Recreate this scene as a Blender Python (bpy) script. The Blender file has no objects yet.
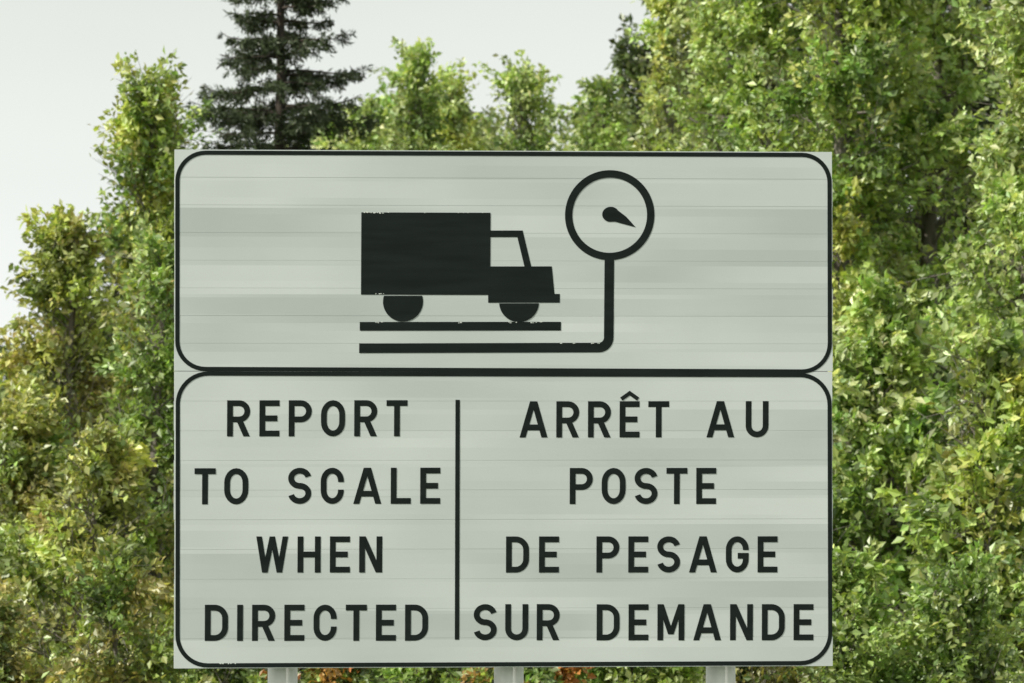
import bpy, math, random
import numpy as np
from mathutils import Vector, noise as mnoise
random.seed(7); rng=np.random.default_rng(11)
scene=bpy.context.scene
scene.view_settings.view_transform='Standard'
scene.view_settings.look='None'
scene.view_settings.exposure=0

# ---------------------------------------------------------------- helpers
def link(o,parent=None):
    scene.collection.objects.link(o)
    if parent: o.parent=parent
    return o
def mesh_obj(name,V,Q,mats,midx=None,col=None,parent=None,smooth=None):
    V=np.asarray(V,dtype=np.float32); Q=np.asarray(Q,dtype=np.int32)
    me=bpy.data.meshes.new(name)
    me.vertices.add(len(V)); me.vertices.foreach_set('co',V.ravel())
    me.loops.add(Q.size); me.loops.foreach_set('vertex_index',Q.ravel())
    me.polygons.add(len(Q)); me.polygons.foreach_set('loop_start',np.arange(len(Q),dtype=np.int32)*Q.shape[1])
    for m in mats: me.materials.append(m)
    if midx is not None: me.polygons.foreach_set('material_index',np.asarray(midx,dtype=np.int32))
    me.update(calc_edges=True)
    if smooth is not None: me.polygons.foreach_set('use_smooth',np.asarray(smooth,dtype=bool))
    if col is not None:
        a=me.attributes.new('leafcol','FLOAT_COLOR','POINT')
        c=np.ones((len(V),4),dtype=np.float32); c[:,:3]=col
        a.data.foreach_set('color',c.ravel())
    return link(bpy.data.objects.new(name,me),parent)
def pmesh(name,V,F,mat,parent=None,smooth=False):
    me=bpy.data.meshes.new(name); me.from_pydata([tuple(v) for v in V],[],F); me.update()
    me.materials.append(mat)
    if smooth:
        for p in me.polygons: p.use_smooth=True
    return link(bpy.data.objects.new(name,me),parent)
def box(V,F,x0,x1,y0,y1,z0,z1):
    b=len(V)
    V+= [(x0,y0,z0),(x1,y0,z0),(x1,y1,z0),(x0,y1,z0),(x0,y0,z1),(x1,y0,z1),(x1,y1,z1),(x0,y1,z1)]
    F+= [[b,b+3,b+2,b+1],[b+4,b+5,b+6,b+7],[b,b+1,b+5,b+4],[b+1,b+2,b+6,b+5],[b+2,b+3,b+7,b+6],[b+3,b,b+4,b+7]]
def newmat(name):
    m=bpy.data.materials.new(name); m.use_nodes=True
    nt=m.node_tree; nt.nodes.clear()
    out=nt.nodes.new('ShaderNodeOutputMaterial')
    return m,nt,nt.nodes,nt.links,out

# ---------------------------------------------------------------- materials
def leaf_mat(name,trans=0.4,gloss=0.06):
    m,nt,N,L,out=newmat(name)
    a=N.new('ShaderNodeAttribute'); a.attribute_name='leafcol'
    d=N.new('ShaderNodeBsdfDiffuse'); t=N.new('ShaderNodeBsdfTranslucent')
    tc=N.new('ShaderNodeMix'); tc.data_type='RGBA'; tc.blend_type='MULTIPLY'; tc.inputs[0].default_value=1
    tc.inputs[7].default_value=(1.28,1.35,.65,1)
    L.new(a.outputs['Color'],tc.inputs[6]); L.new(a.outputs['Color'],d.inputs[0]); L.new(tc.outputs[2],t.inputs[0])
    mx=N.new('ShaderNodeMixShader'); mx.inputs[0].default_value=trans
    L.new(d.outputs[0],mx.inputs[1]); L.new(t.outputs[0],mx.inputs[2])
    g=N.new('ShaderNodeBsdfGlossy'); g.inputs['Roughness'].default_value=.43; g.inputs[0].default_value=(.9,.95,.8,1)
    mx2=N.new('ShaderNodeMixShader'); mx2.inputs[0].default_value=gloss
    L.new(mx.outputs[0],mx2.inputs[1]); L.new(g.outputs[0],mx2.inputs[2]); L.new(mx2.outputs[0],out.inputs[0])
    return m
def noisy(name,c1,c2,scale=5,rough=.8,stretch=(1,1,1),bump=0.3,metal=0,spec=.5):
    m,nt,N,L,out=newmat(name)
    p=N.new('ShaderNodeBsdfPrincipled'); p.inputs['Roughness'].default_value=rough; p.inputs['Metallic'].default_value=metal
    p.inputs['Specular IOR Level'].default_value=spec
    tc=N.new('ShaderNodeTexCoord'); mp=N.new('ShaderNodeMapping'); mp.inputs['Scale'].default_value=stretch
    n=N.new('ShaderNodeTexNoise'); n.inputs['Scale'].default_value=scale; n.inputs['Detail'].default_value=6
    r=N.new('ShaderNodeValToRGB'); r.color_ramp.elements[0].position=.35; r.color_ramp.elements[1].position=.65
    r.color_ramp.elements[0].color=(*c1,1); r.color_ramp.elements[1].color=(*c2,1)
    b=N.new('ShaderNodeBump'); b.inputs['Strength'].default_value=bump; b.inputs['Distance'].default_value=.02
    L.new(tc.outputs['Object'],mp.inputs[0]); L.new(mp.outputs[0],n.inputs['Vector']); L.new(n.outputs[0],r.inputs[0])
    L.new(r.outputs[0],p.inputs['Base Color']); L.new(n.outputs[0],b.inputs['Height']); L.new(b.outputs[0],p.inputs['Normal'])
    L.new(p.outputs[0],out.inputs[0]); return m
M_leaf=leaf_mat('leaves',.42,.06)
M_needle=leaf_mat('needles',.12,.04)
M_bark=noisy('bark',(.10,.085,.065),(.26,.24,.20),6,.9,(1,1,.3),.5)
M_sbark=noisy('spruce_bark',(.035,.028,.022),(.08,.065,.05),8,.95,(1,1,.3),.5)
M_post=noisy('galvanised_steel',(.66,.68,.66),(.80,.82,.79),14,.5,(1,1,.25),.05,.05)
M_alu=noisy('aluminium_back',(.4,.4,.4),(.5,.5,.5),9,.45,(1,1,1),.05,.6)
M_grass=noisy('grass_ground',(.035,.05,.015),(.10,.11,.04),1.5,.95,(1,1,1),.6)
M_asph=noisy('asphalt',(.04,.04,.04),(.065,.064,.06),30,.9,(1,1,1),.3)
M_gravel=noisy('gravel',(.16,.15,.13),(.3,.28,.25),25,.95,(1,1,1),.5)
M_paint=noisy('road_paint',(.6,.6,.57),(.8,.8,.77),9,.7,(1,1,1),.1)

def sign_face_mat():
    m,nt,N,L,out=newmat('white_sign_sheeting')
    p=N.new('ShaderNodeBsdfPrincipled'); p.inputs['Roughness'].default_value=.5; p.inputs['Specular IOR Level'].default_value=.3
    tc=N.new('ShaderNodeTexCoord'); sx=N.new('ShaderNodeSeparateXYZ'); L.new(tc.outputs['Object'],sx.inputs[0])
    def math_(op,a,b):
        n=N.new('ShaderNodeMath'); n.operation=op
        for i,v in enumerate((a,b)):
            if v is None: continue
            if hasattr(v,'is_linked'): L.new(v,n.inputs[i])
            else: n.inputs[i].default_value=v
        return n.outputs[0]
    def sheen_band(h,xs,seed,wob,slope=0.):
        w=N.new('ShaderNodeTexNoise'); w.noise_dimensions='1D'; w.inputs['Scale'].default_value=.5
        L.new(math_('ADD',sx.outputs[0],seed),w.inputs['W'])
        z=math_('ADD',math_('ADD',sx.outputs[2],math_('MULTIPLY',sx.outputs[0],slope)),math_('MULTIPLY',w.outputs[0],wob))
        idx=math_('FLOOR',math_('DIVIDE',z,h),None)
        c=N.new('ShaderNodeCombineXYZ'); L.new(math_('MULTIPLY',sx.outputs[0],xs),c.inputs[0]); L.new(math_('MULTIPLY',idx,7.31),c.inputs[2]); c.inputs[1].default_value=seed
        n=N.new('ShaderNodeTexNoise'); n.inputs['Scale'].default_value=1; n.inputs['Detail'].default_value=1
        L.new(c.outputs[0],n.inputs['Vector']); return n.outputs[0]
    b1=sheen_band(.1436,.5,2.9,0.0); b2=sheen_band(.083,.9,5.2,.010,.003)  # plank bands and streaks: the sheeting's uneven reflection, put into its base colour
    st=N.new('ShaderNodeTexNoise'); st.inputs['Scale'].default_value=1; st.inputs['Detail'].default_value=3
    mp=N.new('ShaderNodeMapping'); mp.inputs['Scale'].default_value=(1.1,1,16); L.new(tc.outputs['Object'],mp.inputs[0]); L.new(mp.outputs[0],st.inputs['Vector'])
    s=math_('ADD',math_('MULTIPLY',b1,.62),math_('ADD',math_('MULTIPLY',b2,.32),math_('MULTIPLY',st.outputs[0],.06)))
    r=N.new('ShaderNodeValToRGB'); r.color_ramp.elements[0].position=.36; r.color_ramp.elements[1].position=.64
    r.color_ramp.elements[0].color=(.435,.478,.458,1); r.color_ramp.elements[1].color=(.585,.627,.608,1)
    L.new(s,r.inputs[0])
    g=N.new('ShaderNodeTexNoise'); g.inputs['Scale'].default_value=2.2; g.inputs['Detail'].default_value=8; L.new(tc.outputs['Object'],g.inputs['Vector'])
    gr=N.new('ShaderNodeMapRange'); gr.inputs[1].default_value=.3; gr.inputs[2].default_value=.7; gr.inputs[3].default_value=.96; gr.inputs[4].default_value=1.02; L.new(g.outputs[0],gr.inputs[0])
    mm=N.new('ShaderNodeVectorMath'); mm.operation='SCALE'; L.new(r.outputs[0],mm.inputs[0]); L.new(gr.outputs[0],mm.inputs['Scale'])
    L.new(mm.outputs[0],p.inputs['Base Color']); L.new(p.outputs[0],out.inputs[0]); return m
M_face=sign_face_mat()
M_black=noisy('black_sign_vinyl',(.007,.011,.010),(.011,.016,.014),3,.7,(1,1,8),.02,0,.12)
M_chip=noisy('bare_sheeting_chip',(.5,.55,.5),(.65,.68,.63),20,.6)

# ---------------------------------------------------------------- highway sign
W,Hs=3.302,2.583
ZB=2.302; ZT=ZB+Hs
sign=link(bpy.data.objects.new('highway_sign',None))
sign.location=(-.035,0,0)
sign.rotation_euler=(0,0,math.radians(5))
TL,TR,BL,BR=(174.,150.),(832.5,153.),(176.5,667.5),(834.5,665.5)
def P(x,y):   # layout drawing units -> sign plane metres
    u=v=.5
    for _ in range(5):
        xl=TL[0]+(BL[0]-TL[0])*v; xr=TR[0]+(BR[0]-TR[0])*v; u=(x-xl)/(xr-xl)
        yt=TL[1]+(TR[1]-TL[1])*u; yb=BL[1]+(BR[1]-BL[1])*u; v=(y-yt)/(yb-yt)
    return ((u-.5)*W, ZT-v*Hs)
def planks(name,z0,z1,n):
    V=[];F=[]
    h=(z1-z0)/n
    for i in range(n):
        a=z0+i*h; g=random.uniform(.0002,.0005)
        x0,x1=-W/2+random.uniform(-.002,.002),W/2+random.uniform(-.002,.002)
        b=len(V); box(V,F,x0,x1,0,.03,a+g,a+h-g)
        t=random.uniform(-.0006,.0006)
        for k in (4,5): v=V[b+k]; V[b+k]=(v[0],t,v[2])
    return pmesh(name,V,F,M_face,sign)
ZM=P(500,371.6)[1]
planks('lower_panel',ZB,ZM-.001,10)
planks('upper_panel',ZM+.001,ZT,8)
V=[];F=[]; box(V,F,-W/2+.02,W/2-.02,.031,.034,ZB+.02,ZT-.02); pmesh('backing_sheet',V,F,M_alu,sign)
V=[];F=[]
for z in (ZB+.3,ZB+1.25,ZB+2.25): box(V,F,-W/2+.1,W/2-.1,.036,.075,z,z+.08)
pmesh('stiffener_rails',V,F,M_alu,sign)
def cyl(V,F,cx,cy,r,z0,z1,n=32):
    b=len(V)
    for z in (z0,z1):
        for i in range(n): a=2*math.pi*i/n; V.append((cx+r*math.cos(a),cy+r*math.sin(a),z))
    for i in range(n): j=(i+1)%n; F.append([b+i,b+j,b+n+j,b+n+i])
    F.append([b+n+i for i in range(n)]); F.append([b+i for i in reversed(range(n))])
for k,px in enumerate((285.5,512,725.5)):
    x=P(px,667)[0]; V=[];F=[]; cyl(V,F,x,.155,.075,-.6,ZT-.05)
    o=pmesh('post_%d'%(k+1),V,F,M_post,sign,True)
    V=[];F=[]
    for z in (ZB+.31,ZB+1.26,ZB+2.26): box(V,F,x-.1,x+.1,.077,.245,z,z+.06)
    pmesh('bracket_%d'%(k+1),V,F,M_alu,sign)

GV=[];GF=[];lay=[0]
def dep():
    lay[0]+=1; return -.0014-.00012*(lay[0]%5)
def addpoly(pts):
    d=dep(); b=len(GV)
    for x,y in pts:
        X,Z=P(x,y); GV.append((X,d,Z))
    GF.append(list(range(b,b+len(pts))))
def stroke(pts,t,closed=False):
    d=dep()
    pts=[np.array(p,float) for p in pts]; n=len(pts); L_=[];R_=[]
    for i in range(n):
        if closed: a,b=pts[i-1],pts[(i+1)%n]
        else: a,b=pts[max(i-1,0)],pts[min(i+1,n-1)]
        p=pts[i]
        d1=p-a; d2=b-p
        if np.linalg.norm(d1)<1e-9: d1=d2
        if np.linalg.norm(d2)<1e-9: d2=d1
        d1=d1/np.linalg.norm(d1); d2=d2/np.linalg.norm(d2)
        n1=np.array([-d1[1],d1[0]]); n2=np.array([-d2[1],d2[0]]); m=n1+n2; m/=np.linalg.norm(m)
        k=t/2/max(.35,m.dot(n1)); L_.append(p+m*k); R_.append(p-m*k)
    b=len(GV)
    for l,r in zip(L_,R_):
        for q in (l,r):
            X,Z=P(*q); GV.append((X,d,Z))
    for i in range(n if closed else n-1):
        j=(i+1)%n; GF.append([b+2*i,b+2*i+1,b+2*j+1,b+2*j])
def arc(cx,cy,rx,ry,a0,a1,n=12):
    return [(cx+rx*math.cos(math.radians(a0+(a1-a0)*i/n)),cy+ry*math.sin(math.radians(a0+(a1-a0)*i/n))) for i in range(n+1)]
def flush(name,mat=M_black):
    o=pmesh(name,GV,GF,mat,sign)
    GV.clear(); GF.clear(); return o
def rrect(c,r,t,name):
    (x0,y0),(x1,y1),(x2,y2),(x3,y3)=c
    pts=arc(x0+r,y0+r,r,r,180,270,10)+arc(x1-r,y1+r,r,r,270,360,10)+arc(x2-r,y2-r,r,r,0,90,10)+arc(x3+r,y3-r,r,r,90,180,10)
    stroke(pts,t,True); flush(name)
rrect([(177,153.3),(829.8,156),(830.6,372.0),(177.8,369.0)],28,4.2,'upper_border')
rrect([(178.6,373.6),(830.6,375.6),(832.0,662.6),(179.6,664.4)],30,4.2,'lower_border')
stroke([(457,400),(457.4,639)],4.4); flush('divider_line')
addpoly([(360,213),(489,213.5),(489,295.5),(360,295)])
addpoly([(489,231.2),(521.3,231.2),(522.5,237.8),(489,237.8)])
addpoly([(514.8,233),(521.3,231.4),(530.2,268),(523.4,268)])
addpoly([(488,267),(550.6,267),(553.4,294.5),(558.8,294.5),(558.8,303.2),(487,303.2),(487,294.5),(488,294.5)])
def disc_cut(cx,cy,r,ycut):
    a=math.degrees(math.asin((ycut-cy)/r))
    addpoly(arc(cx,cy,r,r,a,180-a,40))
disc_cut(402,302,20,296.2); disc_cut(518,302.5,20,303.9)
flush('truck_symbol')
addpoly([(359,322.3),(560,322.3),(560,331),(359,331)])
stroke([(358.5,348.5),(598,348.0)]+arc(598,338,10,10,90,0,10)+[(608.3,260)],9.6)
flush('scale_platform_symbol')
stroke(arc(608.5,216,41.2,41.2,0,360,72)[:-1],7.4,True)
ndl=[]
ang=math.degrees(math.atan2(13,25))
for p in arc(609.5,215.2,8.6,7.6,ang+75,ang+285,20): ndl.append(p)
ndl+= [(617,211.5),(625,217.5),(634.5,228),(621,224.5),(614,222.5)]
addpoly(ndl); flush('dial_symbol')

H_=36.; T_=5.8
WD=dict(R=23,E=20,P=23,O=24,T=21,S=23,C=23,A=28,L=20,W=32,H=23,N=23,D=23,I=T_,U=23,M=27,G=23)
WD['Ê']=20
def letter(c,X,Y):
    w=WD[c];t=T_;h=t/2;H=H_
    S=lambda pts,closed=False: stroke([(X+x,Y-y) for x,y in pts],t,closed)
    def slant(x0,y0,x1,y1,k=1.):
        th=abs(math.atan2(x1-x0,y1-y0)) if y1!=y0 else 0
        hw=t*k/2/abs(math.cos(th))
        addpoly([(X+x0-hw,Y-y0),(X+x0+hw,Y-y0),(X+x1+hw,Y-y1),(X+x1-hw,Y-y1)])
    top=H-h; mid=H*.47
    if c in 'RP':
        r=(top-mid)/2
        S([(h,0),(h,H)]); S([(h,top)]+arc(w-h-r,(top+mid)/2,r,r,90,-90)+[(h,mid)])
        if c=='R': slant(w*.52,mid,w-h-.6,0)
    elif c in 'EÊ':
        S([(h,0),(h,H)]); S([(h,top),(w,top)]); S([(h,H*.5),(w-2.2,H*.5)]); S([(h,h),(w,h)])
        if c=='Ê':
            stroke([(X+1.5,Y-H-2.2),(X+w/2,Y-H-8.2),(X+w-1.5,Y-H-2.2)],3.8)
    elif c=='O':
        r=w/2-h; S(arc(w/2,top-r*1.25,r,r*1.25,180,0)+arc(w/2,h+r*1.25,r,r*1.25,0,-180),True)
    elif c=='T': S([(0,top),(w,top)]); S([(w/2,0),(w/2,H)])
    elif c=='S':
        rx=w/2-h; ry=(H-t)/4
        S(arc(w/2,top-ry,rx,ry,12,90,8)+arc(w/2,top-ry,rx,ry,90,262,16)[1:]+arc(w/2,h+ry,rx,ry,82,-168,24))
    elif c=='C':
        r=w/2-h; k=1.2; S([(w-h,top-r*k-1)]+arc(w/2,top-r*k,r,r*k,0,180,16)+arc(w/2,h+r*k,r,r*k,180,360,16)+[(w-h,h+r*k+1)])
    elif c=='G':
        r=w/2-h; k=1.2; S([(w-h,top-r*k-.5)]+arc(w/2,top-r*k,r,r*k,0,180,16)+arc(w/2,h+r*k,r,r*k,180,360,16)+[(w-h,H*.46),(w*.52,H*.46)])
    elif c=='A':
        hw=t/2/math.cos(math.atan2(w/2-h,H)); slant(hw,0,w/2-.6,H); slant(w-hw,0,w/2+.6,H); S([(w*.22,H*.28),(w*.78,H*.28)])
    elif c=='L': S([(h,0),(h,H)]); S([(h,h),(w,h)])
    elif c=='H': S([(h,0),(h,H)]); S([(w-h,0),(w-h,H)]); S([(h,H*.5),(w-h,H*.5)])
    elif c=='N': S([(h,0),(h,H)]); S([(w-h,0),(w-h,H)]); slant(h+.5,H,w-h-.5,0,.95)
    elif c=='M': S([(h,0),(h,H)]); S([(w-h,0),(w-h,H)]); slant(h+.5,H,w/2,6,.9); slant(w-h-.5,H,w/2,6,.9)
    elif c=='W': slant(h,H,w*.275,0,.95); slant(w*.5,H,w*.275,0,.9); slant(w*.5,H,w*.725,0,.9); slant(w-h,H,w*.725,0,.95)
    elif c=='D':
        r=10.5; S([(h,0),(h,H)]); S([(h,top)]+arc(w-h-r,top-r,r,r,90,0)+arc(w-h-r,h+r,r,r,0,-90)+[(h,h)])
    elif c=='I': S([(h,0),(h,H)])
    elif c=='U':
        r=w/2-h; S([(h,H)]+arc(w/2,h+r,r,r,180,360,18)+[(w-h,H)])
def word(s,x0,x1,yb):
    tot=sum(WD[c] for c in s); gap=(x1-x0-tot)/(len(s)-1); x=x0
    for c in s: letter(c,x,yb); x+=WD[c]+gap
for nm,ws in (('english_text',[('REPORT',227.5,407,436.3),('TO',195.5,249,504),('SCALE',288.5,440,503.6),('WHEN',257,382.5,572),('DIRECTED',206.5,428.5,640)]),
              ('french_text',[('ARRÊT',519,669,437.6),('AU',706.5,769,437.6),('POSTE',569.5,716.5,504),('DE',506,559,572.2),('PESAGE',596.5,778.5,572.2),('SUR',474,560,639.6),('DEMANDE',597,815,639.8)])):
    for a in ws: word(*a)
    flush(nm)
def chip(x,y,w,h):
    b=len(GV); n=7
    for i in range(n):
        a=2*math.pi*i/n; X,Z=P(x+w/2*math.cos(a)*random.uniform(.6,1.2),y+h/2*math.sin(a)*random.uniform(.6,1.2)); GV.append((X,-.0026,Z))
    GF.append(list(range(b,b+n)))
for _ in range(11): chip(random.uniform(362,392),213.2+random.uniform(-.5,.6),random.uniform(1,3.5),random.uniform(.8,1.6))
for _ in range(5): chip(random.uniform(400,486),213.4,random.uniform(1,2),.9)
for _ in range(14): chip(random.choice([random.uniform(372,386),random.uniform(440,480),random.uniform(500,540)]),322.5+random.uniform(-.3,.8),random.uniform(1,3),random.uniform(.8,1.5))
for _ in range(6): chip(random.uniform(372,384),294.2,random.uniform(1,2.5),1.2)
for _ in range(6): chip(random.uniform(560,600),343.8,random.uniform(1,3),1)
for _ in range(6): chip(random.uniform(222,238),662.6,random.uniform(1,3),1.2)
flush('vinyl_chips',M_chip)

# ---------------------------------------------------------------- trees
def norm(a): return a/(np.linalg.norm(a,axis=-1,keepdims=True)+1e-9)
class Acc:
    def __init__(s): s.V=[];s.Q=[];s.M=[];s.C=[];s.n=0
    def add(s,V,Q,m,C):
        s.V.append(V); s.Q.append(Q+s.n); s.M.append(np.full(len(Q),m)); s.C.append(np.broadcast_to(C,(len(V),3))); s.n+=len(V)
    def obj(s,name,mats,parent=None):
        return mesh_obj(name,np.concatenate(s.V),np.concatenate(s.Q),mats,np.concatenate(s.M),np.concatenate(s.C),parent,np.concatenate(s.M)==0)
def tube(acc,pts,rad,n=5):
    pts=np.asarray(pts,float); k=len(pts); d=norm(np.gradient(pts,axis=0))
    ref=np.array([0,0,1.]) if abs(d[0][2])<.8 else np.array([1.,0,0])
    u=norm(np.cross(d,ref)); v=np.cross(d,u); a=np.arange(n)*2*math.pi/n
    V=(pts[:,None,:]+np.asarray(rad)[:,None,None]*(np.cos(a)[None,:,None]*u[:,None,:]+np.sin(a)[None,:,None]*v[:,None,:])).reshape(-1,3)
    i,j=np.meshgrid(np.arange(k-1),np.arange(n),indexing='ij'); j2=(j+1)%n
    Q=np.stack([i*n+j,i*n+j2,(i+1)*n+j2,(i+1)*n+j],-1).reshape(-1,4)
    acc.add(V,Q,0,np.array([.1,.1,.1]))
LUM=np.array([.25,.65,.10])
def leaves(acc,base,dirs,nrm,L,wr,C,gain=1.2):
    C=(C*.92+(C@LUM)[:,None]*.08)*gain
    n=len(base); s=norm(np.cross(dirs,nrm)); nn=norm(np.cross(s,dirs)); L=L[:,None]
    a=base; b=base+dirs*L*.45+s*L*wr+nn*L*.10; c=base+dirs*L; d=base+dirs*L*.45-s*L*wr+nn*L*.10
    V=np.stack([a,b,c,d],1).reshape(-1,3); Q=np.arange(n*4).reshape(-1,4)
    acc.add(V,Q,1,np.repeat(C,4,axis=0))
PAL={'green':[(.165,.245,.05),(.21,.285,.065),(.115,.18,.035),(.26,.325,.085)],
     'yellow':[(.30,.35,.08),(.36,.39,.11),(.24,.30,.06),(.31,.32,.07)],
     'pale':[(.32,.39,.14),(.38,.43,.18),(.27,.34,.105)],
     'olive':[(.20,.22,.055),(.27,.27,.075),(.14,.18,.04),(.29,.26,.08)],
     'gap_shade':[(.05,.072,.02),(.065,.09,.025)],  # distant mass: shade of the foliage gaps put into the leaf colour
     'autumn':[(.40,.16,.035),(.35,.24,.05),(.19,.25,.05),(.21,.26,.05),(.40,.22,.05)]}
def crown(acc,x,y,H,R,z0,pal,nl=60,ntw=9,nlf=36,ls=.07,shape='full',up=.5,lean=0.,second=None,sp=.05,tw=1.,gap=-.08,fz=1.7):
    k=9
    t=np.linspace(0,1,k); wob=np.cumsum(rng.normal(0,.05,(k,2)),axis=0)*min(1,H/7)
    tr=np.stack([x+wob[:,0]+lean*t*H,y+wob[:,1],-.1+t*(H*.97)],1)
    r0=.015*H; tube(acc,tr,r0*(1-t*.9)+.006,8)
    colors=PAL[pal]
    for i in range(nl):
        f=(i+rng.random())/nl; z=z0+(H*.95-z0)*f
        if shape=='full': pr=(1-f**2.6)**.6*(.8+.2*math.sin(f*9+x))
        else: pr=(1-f)**.62+.06
        pr=max(pr,.14)
        p0=np.array([np.interp(z,tr[:,2],tr[:,c]) for c in range(3)]); p0[2]=z-.35*R*pr
        az=i*2.39996+rng.normal(0,.4); ln=R*1.3*pr*rng.uniform(.55,1.25)
        el=rng.normal(up,.18)+f*.25
        d=np.array([math.cos(az)*math.cos(el),math.sin(az)*math.cos(el),math.sin(el)])
        ts=np.linspace(0,1,5)[:,None]
        bend=np.array([0,0,-.18*ln])*(ts**2)+norm(rng.normal(0,1,3))*ln*.10*ts*(1-ts)*2
        pts=p0+d*ln*ts+bend
        tube(acc,pts,np.linspace(max(.008,r0*.3*(1-f*.7)),.004,5),4)
        cc=np.array(colors[rng.integers(len(colors))])
        if second and rng.random()<second[1]: cc=np.array(PAL[second[0]][rng.integers(len(PAL[second[0]]))])
        m=max(5,int(ntw*(.5+pr*.7)))
        for j in range(m):
            s=rng.uniform(.2,1)**.7 if j else 1.
            q=np.array([np.interp(s,ts[:,0],pts[:,c]) for c in range(3)])
            td=norm(d*.6+rng.normal(0,.55,3)+np.array([0,0,.4])); tl=rng.uniform(.22,.66)*min(1,.5+R*.35)*tw
            e=q+td*tl+np.array([0,0,-.06*tl])
            g=mnoise.noise(Vector(e)*fz)
            tube(acc,[q,(q+e)/2+rng.normal(0,.015,3),e],[.004,.003,.0015],3)
            mult=1.6 if g>.12 else (1.0 if g>gap else .10)
            n=max(2,int(nlf*mult*rng.uniform(.6,1.3))); u=rng.random(n)**.85
            b=q+(e-q)*u[:,None]+rng.normal(0,1,(n,3))*(sp*(1.25-.85*u))[:,None]
            dd=norm(rng.normal(0,.7,(n,3))+td*.8+np.array([0,0,-.45]))
            nr=norm(rng.normal(0,.6,(n,3))+np.array([-.3,-.35,.6]))
            c2=cc*rng.uniform(.8,1.2)*(1+.45*max(-1,min(1,g*2)))  # light on dense clumps and shade in sparse gaps, put into leaf colour
            C=np.clip(c2*rng.uniform(.6,1.4,(n,1))*(1+rng.normal(0,.06,(n,3))),.01,.6)
            leaves(acc,b,dd,nr,rng.uniform(.55,1.4,n)*ls,.30,C)
def spx(px,D): return (px-512)*.005*D/30
def spz(py,D): return 3.6+D/30*(.33+(341.5-py)*.005)
def tree(name,px,D,topy,rpx,pal,z0=.6,**kw):
    acc=Acc(); R=rpx*.005*D/30; H=spz(topy,D)
    crown(acc,spx(px,D),D-30,H,R,z0,pal,**kw)
    return acc.obj(name,[M_bark,M_leaf])
T=tree
# left group
T('birch_tree',128,54,55,90,'yellow',nl=120,ntw=11,shape='cone',second=('green',.4),up=.7,nlf=34,gap=-.15)
T('birch_tree',188,60,92,55,'green',nl=90,ntw=11,second=('yellow',.3))
T('birch_tree',75,52,205,78,'yellow',nl=100,ntw=11,shape='cone',second=('olive',.4),up=.6)
T('birch_tree',160,49,230,62,'green',nl=90,ntw=10,second=('olive',.4),shape='cone')
T('alder_tree',-5,49,400,90,'olive',nl=85,ntw=11,second=('green',.3),shape='cone')
T('alder_tree',85,46,430,80,'olive',nl=80,ntw=10,second=('yellow',.4),up=.5)
# middle, further back
T('birch_tree',350,68,88,48,'pale',nl=90,nlf=30,second=('green',.3),up=.7,gap=-.3)
T('birch_tree',408,66,34,66,'pale',nl=125,nlf=32,second=('green',.25),up=.75,shape='cone',gap=-.3)
T('birch_tree',478,67,62,66,'pale',nl=120,nlf=32,second=('yellow',.3),up=.75,gap=-.3)
T('birch_tree',543,66,48,68,'pale',nl=125,nlf=32,second=('green',.25),up=.75,shape='cone',gap=-.3)
T('birch_tree',595,69,56,58,'pale',nl=95,nlf=30,second=('green',.5),up=.7,gap=-.3)
# right group
T('poplar_tree',645,62,-40,62,'pale',nl=130,second=('yellow',.5),up=.7,gap=-.25)
T('poplar_tree',715,60,-110,78,'pale',nl=145,second=('green',.5),up=.65,gap=-.15)
T('poplar_tree',765,56,-150,85,'green',nl=150,ntw=11,second=('pale',.4),up=.6)
T('poplar_tree',845,54,-190,92,'green',nl=140,ntw=12,ls=.084,second=('yellow',.4),up=.45,tw=1.3,gap=0.)
T('poplar_tree',935,55,-230,98,'green',nl=140,ntw=12,ls=.084,second=('pale',.4),up=.45,tw=1.3,gap=0.)
T('poplar_tree',1030,51,-150,85,'pale',nl=140,ntw=12,ls=.075,second=('green',.4),up=.5,tw=1.2)
T('alder_tree',875,48,290,75,'green',nl=90,ntw=11,ls=.09,second=('pale',.4),up=.45,tw=1.3,gap=0.)
T('alder_tree',985,46,340,75,'green',nl=90,ntw=11,ls=.09,second=('yellow',.5),up=.45,tw=1.3,gap=0.)
# shrubs in front, under the sign
for px,D,top,r,pal in ((-10,44,600,70,'olive'),(120,43,560,70,'olive'),(230,45,600,70,'green'),(330,44,625,70,'autumn'),(430,45,620,70,'green'),(530,44,630,65,'autumn'),(640,45,615,75,'green'),(750,44,610,70,'olive'),(850,43,560,70,'green'),(960,43,580,75,'green'),(1060,44,540,80,'green')):
    T('alder_shrub',px,D,top,r,pal,z0=.15,nl=45,ntw=8,ls=.065,up=.7,second=('green',.35),gap=-.3)
# distant mass
acc=Acc()
for px in range(-160,1240,62):
    D=random.uniform(74,80); mid=330<px<620
    ty= 470 if px<20 else (330 if px<90 else (170 if px<330 else (104 if px<620 else (20 if px<680 else -70))))
    crown(acc,spx(px,D),D-30,spz(ty+random.uniform(-15,25),D),1.35,.3,'pale' if mid else 'gap_shade',nl=85 if ty>0 else 105,ntw=8,nlf=28,ls=.11,sp=.09,second=('green',.25),up=.6,gap=-1)
acc.obj('background_trees',[M_bark,M_leaf])

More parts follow.
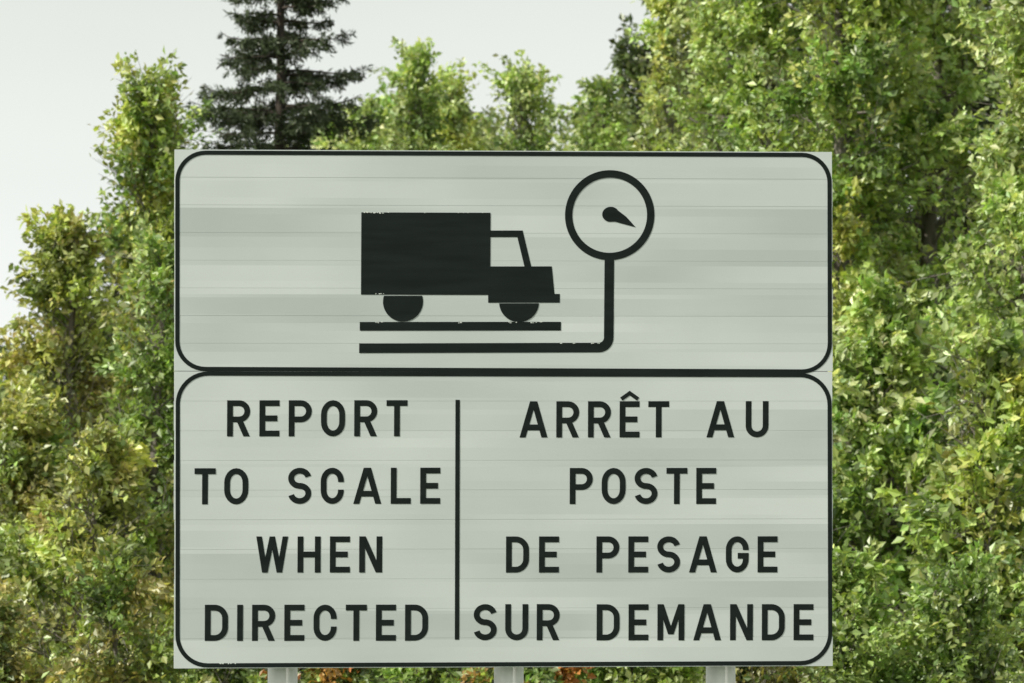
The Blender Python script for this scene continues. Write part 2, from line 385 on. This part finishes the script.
def spruce(name,px,D,topy,rmax_px):
    acc=Acc(); x=spx(px,D); y=D-30; H=spz(topy,D)
    t=np.linspace(0,1,12); tr=np.stack([x+np.cumsum(rng.normal(0,.008,12)),np.full(12,y),-.1+t*H],1)
    tube(acc,tr,.13*(1-t*.95)+.008,8)
    z=2.0; q0=0.
    while z<H-.1:
        f=(H-z)/(H-spz(150,D)); ln0=rmax_px*.005*D/30*min(1.4,.26+.74*f)
        nbch=int(rng.integers(5,8)); q0+=1.1
        for b in range(nbch):
            az=q0+b*2*math.pi/nbch+rng.normal(0,.25); ln=ln0*rng.uniform(.65,1.2)
            h=np.array([math.cos(az),math.sin(az),0]); s=np.linspace(0,1,7)[:,None]
            p0=np.array([x,y,z+rng.uniform(-.10,.10)]); dr=rng.uniform(.25,.52)
            pts=p0+h*ln*s+np.array([0,0,1])*ln*(.18*s-dr*s**2+.27*s**4)+norm(rng.normal(0,1,3))*.06*s
            tube(acc,pts,np.linspace(.016,.004,7),4)
            side=np.cross(h,[0,0,1])
            nb=int(ln*20)+4
            for k in range(nb):
                u=rng.uniform(.15,1); q=np.array([np.interp(u,s[:,0],pts[:,c]) for c in range(3)])
                sd=1 if k%2 else -1
                bl=(.28*(1-u)+.11)*rng.uniform(.7,1.4)*min(1.2,ln)
                bd=norm(h*.6+side*sd*rng.uniform(.2,.9)+np.array([0,0,-rng.uniform(-.1,1.0)]))
                n=int(bl*115)+8; v=rng.random(n)
                bb=q+bd*bl*v[:,None]+rng.normal(0,.010,(n,3))
                dd=norm(bd*.7+rng.normal(0,.6,(n,3))); nr=norm(rng.normal(0,1,(n,3))+[0,0,.5])
                c=np.array([.045,.062,.028])*rng.uniform(.6,1.7)
                C=np.clip(c*rng.uniform(.7,1.4,(n,1)),.005,.3)
                leaves(acc,bb,dd,nr,rng.uniform(.045,.08,n),.13,C,1.)
        z+=rng.uniform(.19,.27)
    acc.obj(name,[M_sbark,M_needle])
spruce('spruce_tree',280,62,-190,98)

# ---------------------------------------------------------------- terrain and road
def gz(x,y):
    s=min(1,max(0,(y+17)/11)); s=s*s*(3-2*s)
    return 2.0*(1-s) + (0.05*math.sin(x*.7)*math.cos(y*.5)) *s
ys=[-2000,-600,-200,-80,-50,-40,-34]+[ -33+i for i in range(0,80)]+[60,90,150,400,1000,2500]
xs=[-2000,-600,-200,-80,-40]+[ -30+i*1.5 for i in range(41)]+[40,80,200,600,2000]
V=[(x,y,gz(x,y)) for y in ys for x in xs]; nx=len(xs)
F=[[j*nx+i,j*nx+i+1,(j+1)*nx+i+1,(j+1)*nx+i] for j in range(len(ys)-1) for i in range(nx-1)]
pmesh('ground',V,F,M_grass,None,True)
def sheet(name,x0,x1,y0,y1,z,mat,parent=None):
    return pmesh(name,[(x0,y0,z),(x1,y0,z),(x1,y1,z),(x0,y1,z)],[[0,1,2,3]],mat,parent)
sheet('gravel_shoulder',-2000,2000,-42,-19.5,2.01,M_gravel)
road=sheet('road',-2000,2000,-41,-22,2.02,M_asph)
sheet('edge_line',-2000,2000,-23.2,-23.05,2.026,M_paint,road)
sheet('centre_line',-2000,2000,-31.6,-31.45,2.026,M_paint,road)

# ---------------------------------------------------------------- sky & sun
S=np.array([-.66,-.34,.68]); S/=np.linalg.norm(S)
el=math.asin(S[2]); az=math.atan2(S[0],S[1])
w=bpy.data.worlds.new('World'); scene.world=w; w.use_nodes=True
nt=w.node_tree; N=nt.nodes; L=nt.links; bg=N['Background']
sky=N.new('ShaderNodeTexSky'); sky.sky_type='NISHITA'; sky.sun_disc=False; sky.sun_elevation=el; sky.sun_rotation=az
sky.dust_density=4; sky.air_density=1
hs=N.new('ShaderNodeHueSaturation'); hs.inputs['Saturation'].default_value=.25; L.new(sky.outputs[0],hs.inputs['Color'])
# thin high overcast, thicker and whiter in the haze near the horizon
tc=N.new('ShaderNodeTexCoord'); sp=N.new('ShaderNodeSeparateXYZ'); L.new(tc.outputs['Generated'],sp.inputs[0])
mp=N.new('ShaderNodeMapping'); mp.inputs['Scale'].default_value=(5,5,14); L.new(tc.outputs['Generated'],mp.inputs[0])
cn=N.new('ShaderNodeTexNoise'); cn.inputs['Scale'].default_value=1.3; cn.inputs['Detail'].default_value=4; L.new(mp.outputs[0],cn.inputs['Vector'])
hr=N.new('ShaderNodeMapRange'); hr.inputs[1].default_value=.0; hr.inputs[2].default_value=.08; hr.inputs[3].default_value=1.0; hr.inputs[4].default_value=0.; L.new(sp.outputs[2],hr.inputs[0])
ad=N.new('ShaderNodeMath'); ad.operation='MULTIPLY_ADD'; L.new(cn.outputs[0],ad.inputs[0]); ad.inputs[1].default_value=.5; L.new(hr.outputs[0],ad.inputs[2])
cl=N.new('ShaderNodeMapRange'); cl.inputs[1].default_value=.2; cl.inputs[2].default_value=1.2; L.new(ad.outputs[0],cl.inputs[0])
cm=N.new('ShaderNodeMix'); cm.data_type='RGBA'; cm.inputs[6].default_value=(6.5,6.9,6.35,1); cm.inputs[7].default_value=(9.7,10,9.75,1); L.new(cl.outputs[0],cm.inputs[0])
mx=N.new('ShaderNodeMix'); mx.data_type='RGBA'; mx.inputs[0].default_value=.68
L.new(hs.outputs[0],mx.inputs[6]); L.new(cm.outputs[2],mx.inputs[7]); L.new(mx.outputs[2],bg.inputs[0]); bg.inputs[1].default_value=.14
sun=bpy.data.lights.new('sun','SUN'); sun.energy=5; sun.angle=math.radians(.5); sun.color=(1,.96,.88)
so=link(bpy.data.objects.new('sun',sun)); so.rotation_euler=Vector(S).to_track_quat('Z','Y').to_euler()

# ---------------------------------------------------------------- camera
cam=bpy.data.cameras.new('camera'); co=link(bpy.data.objects.new('camera',cam)); scene.camera=co
co.location=(0,-30,3.6)
cam.sensor_width=36; cam.lens=36*30/5.12; cam.clip_end=6000; cam.clip_start=.5
co.rotation_euler=(math.radians(90)+math.atan(.33/30),0,0)
cam.dof.use_dof=True; cam.dof.focus_distance=30; cam.dof.aperture_fstop=9
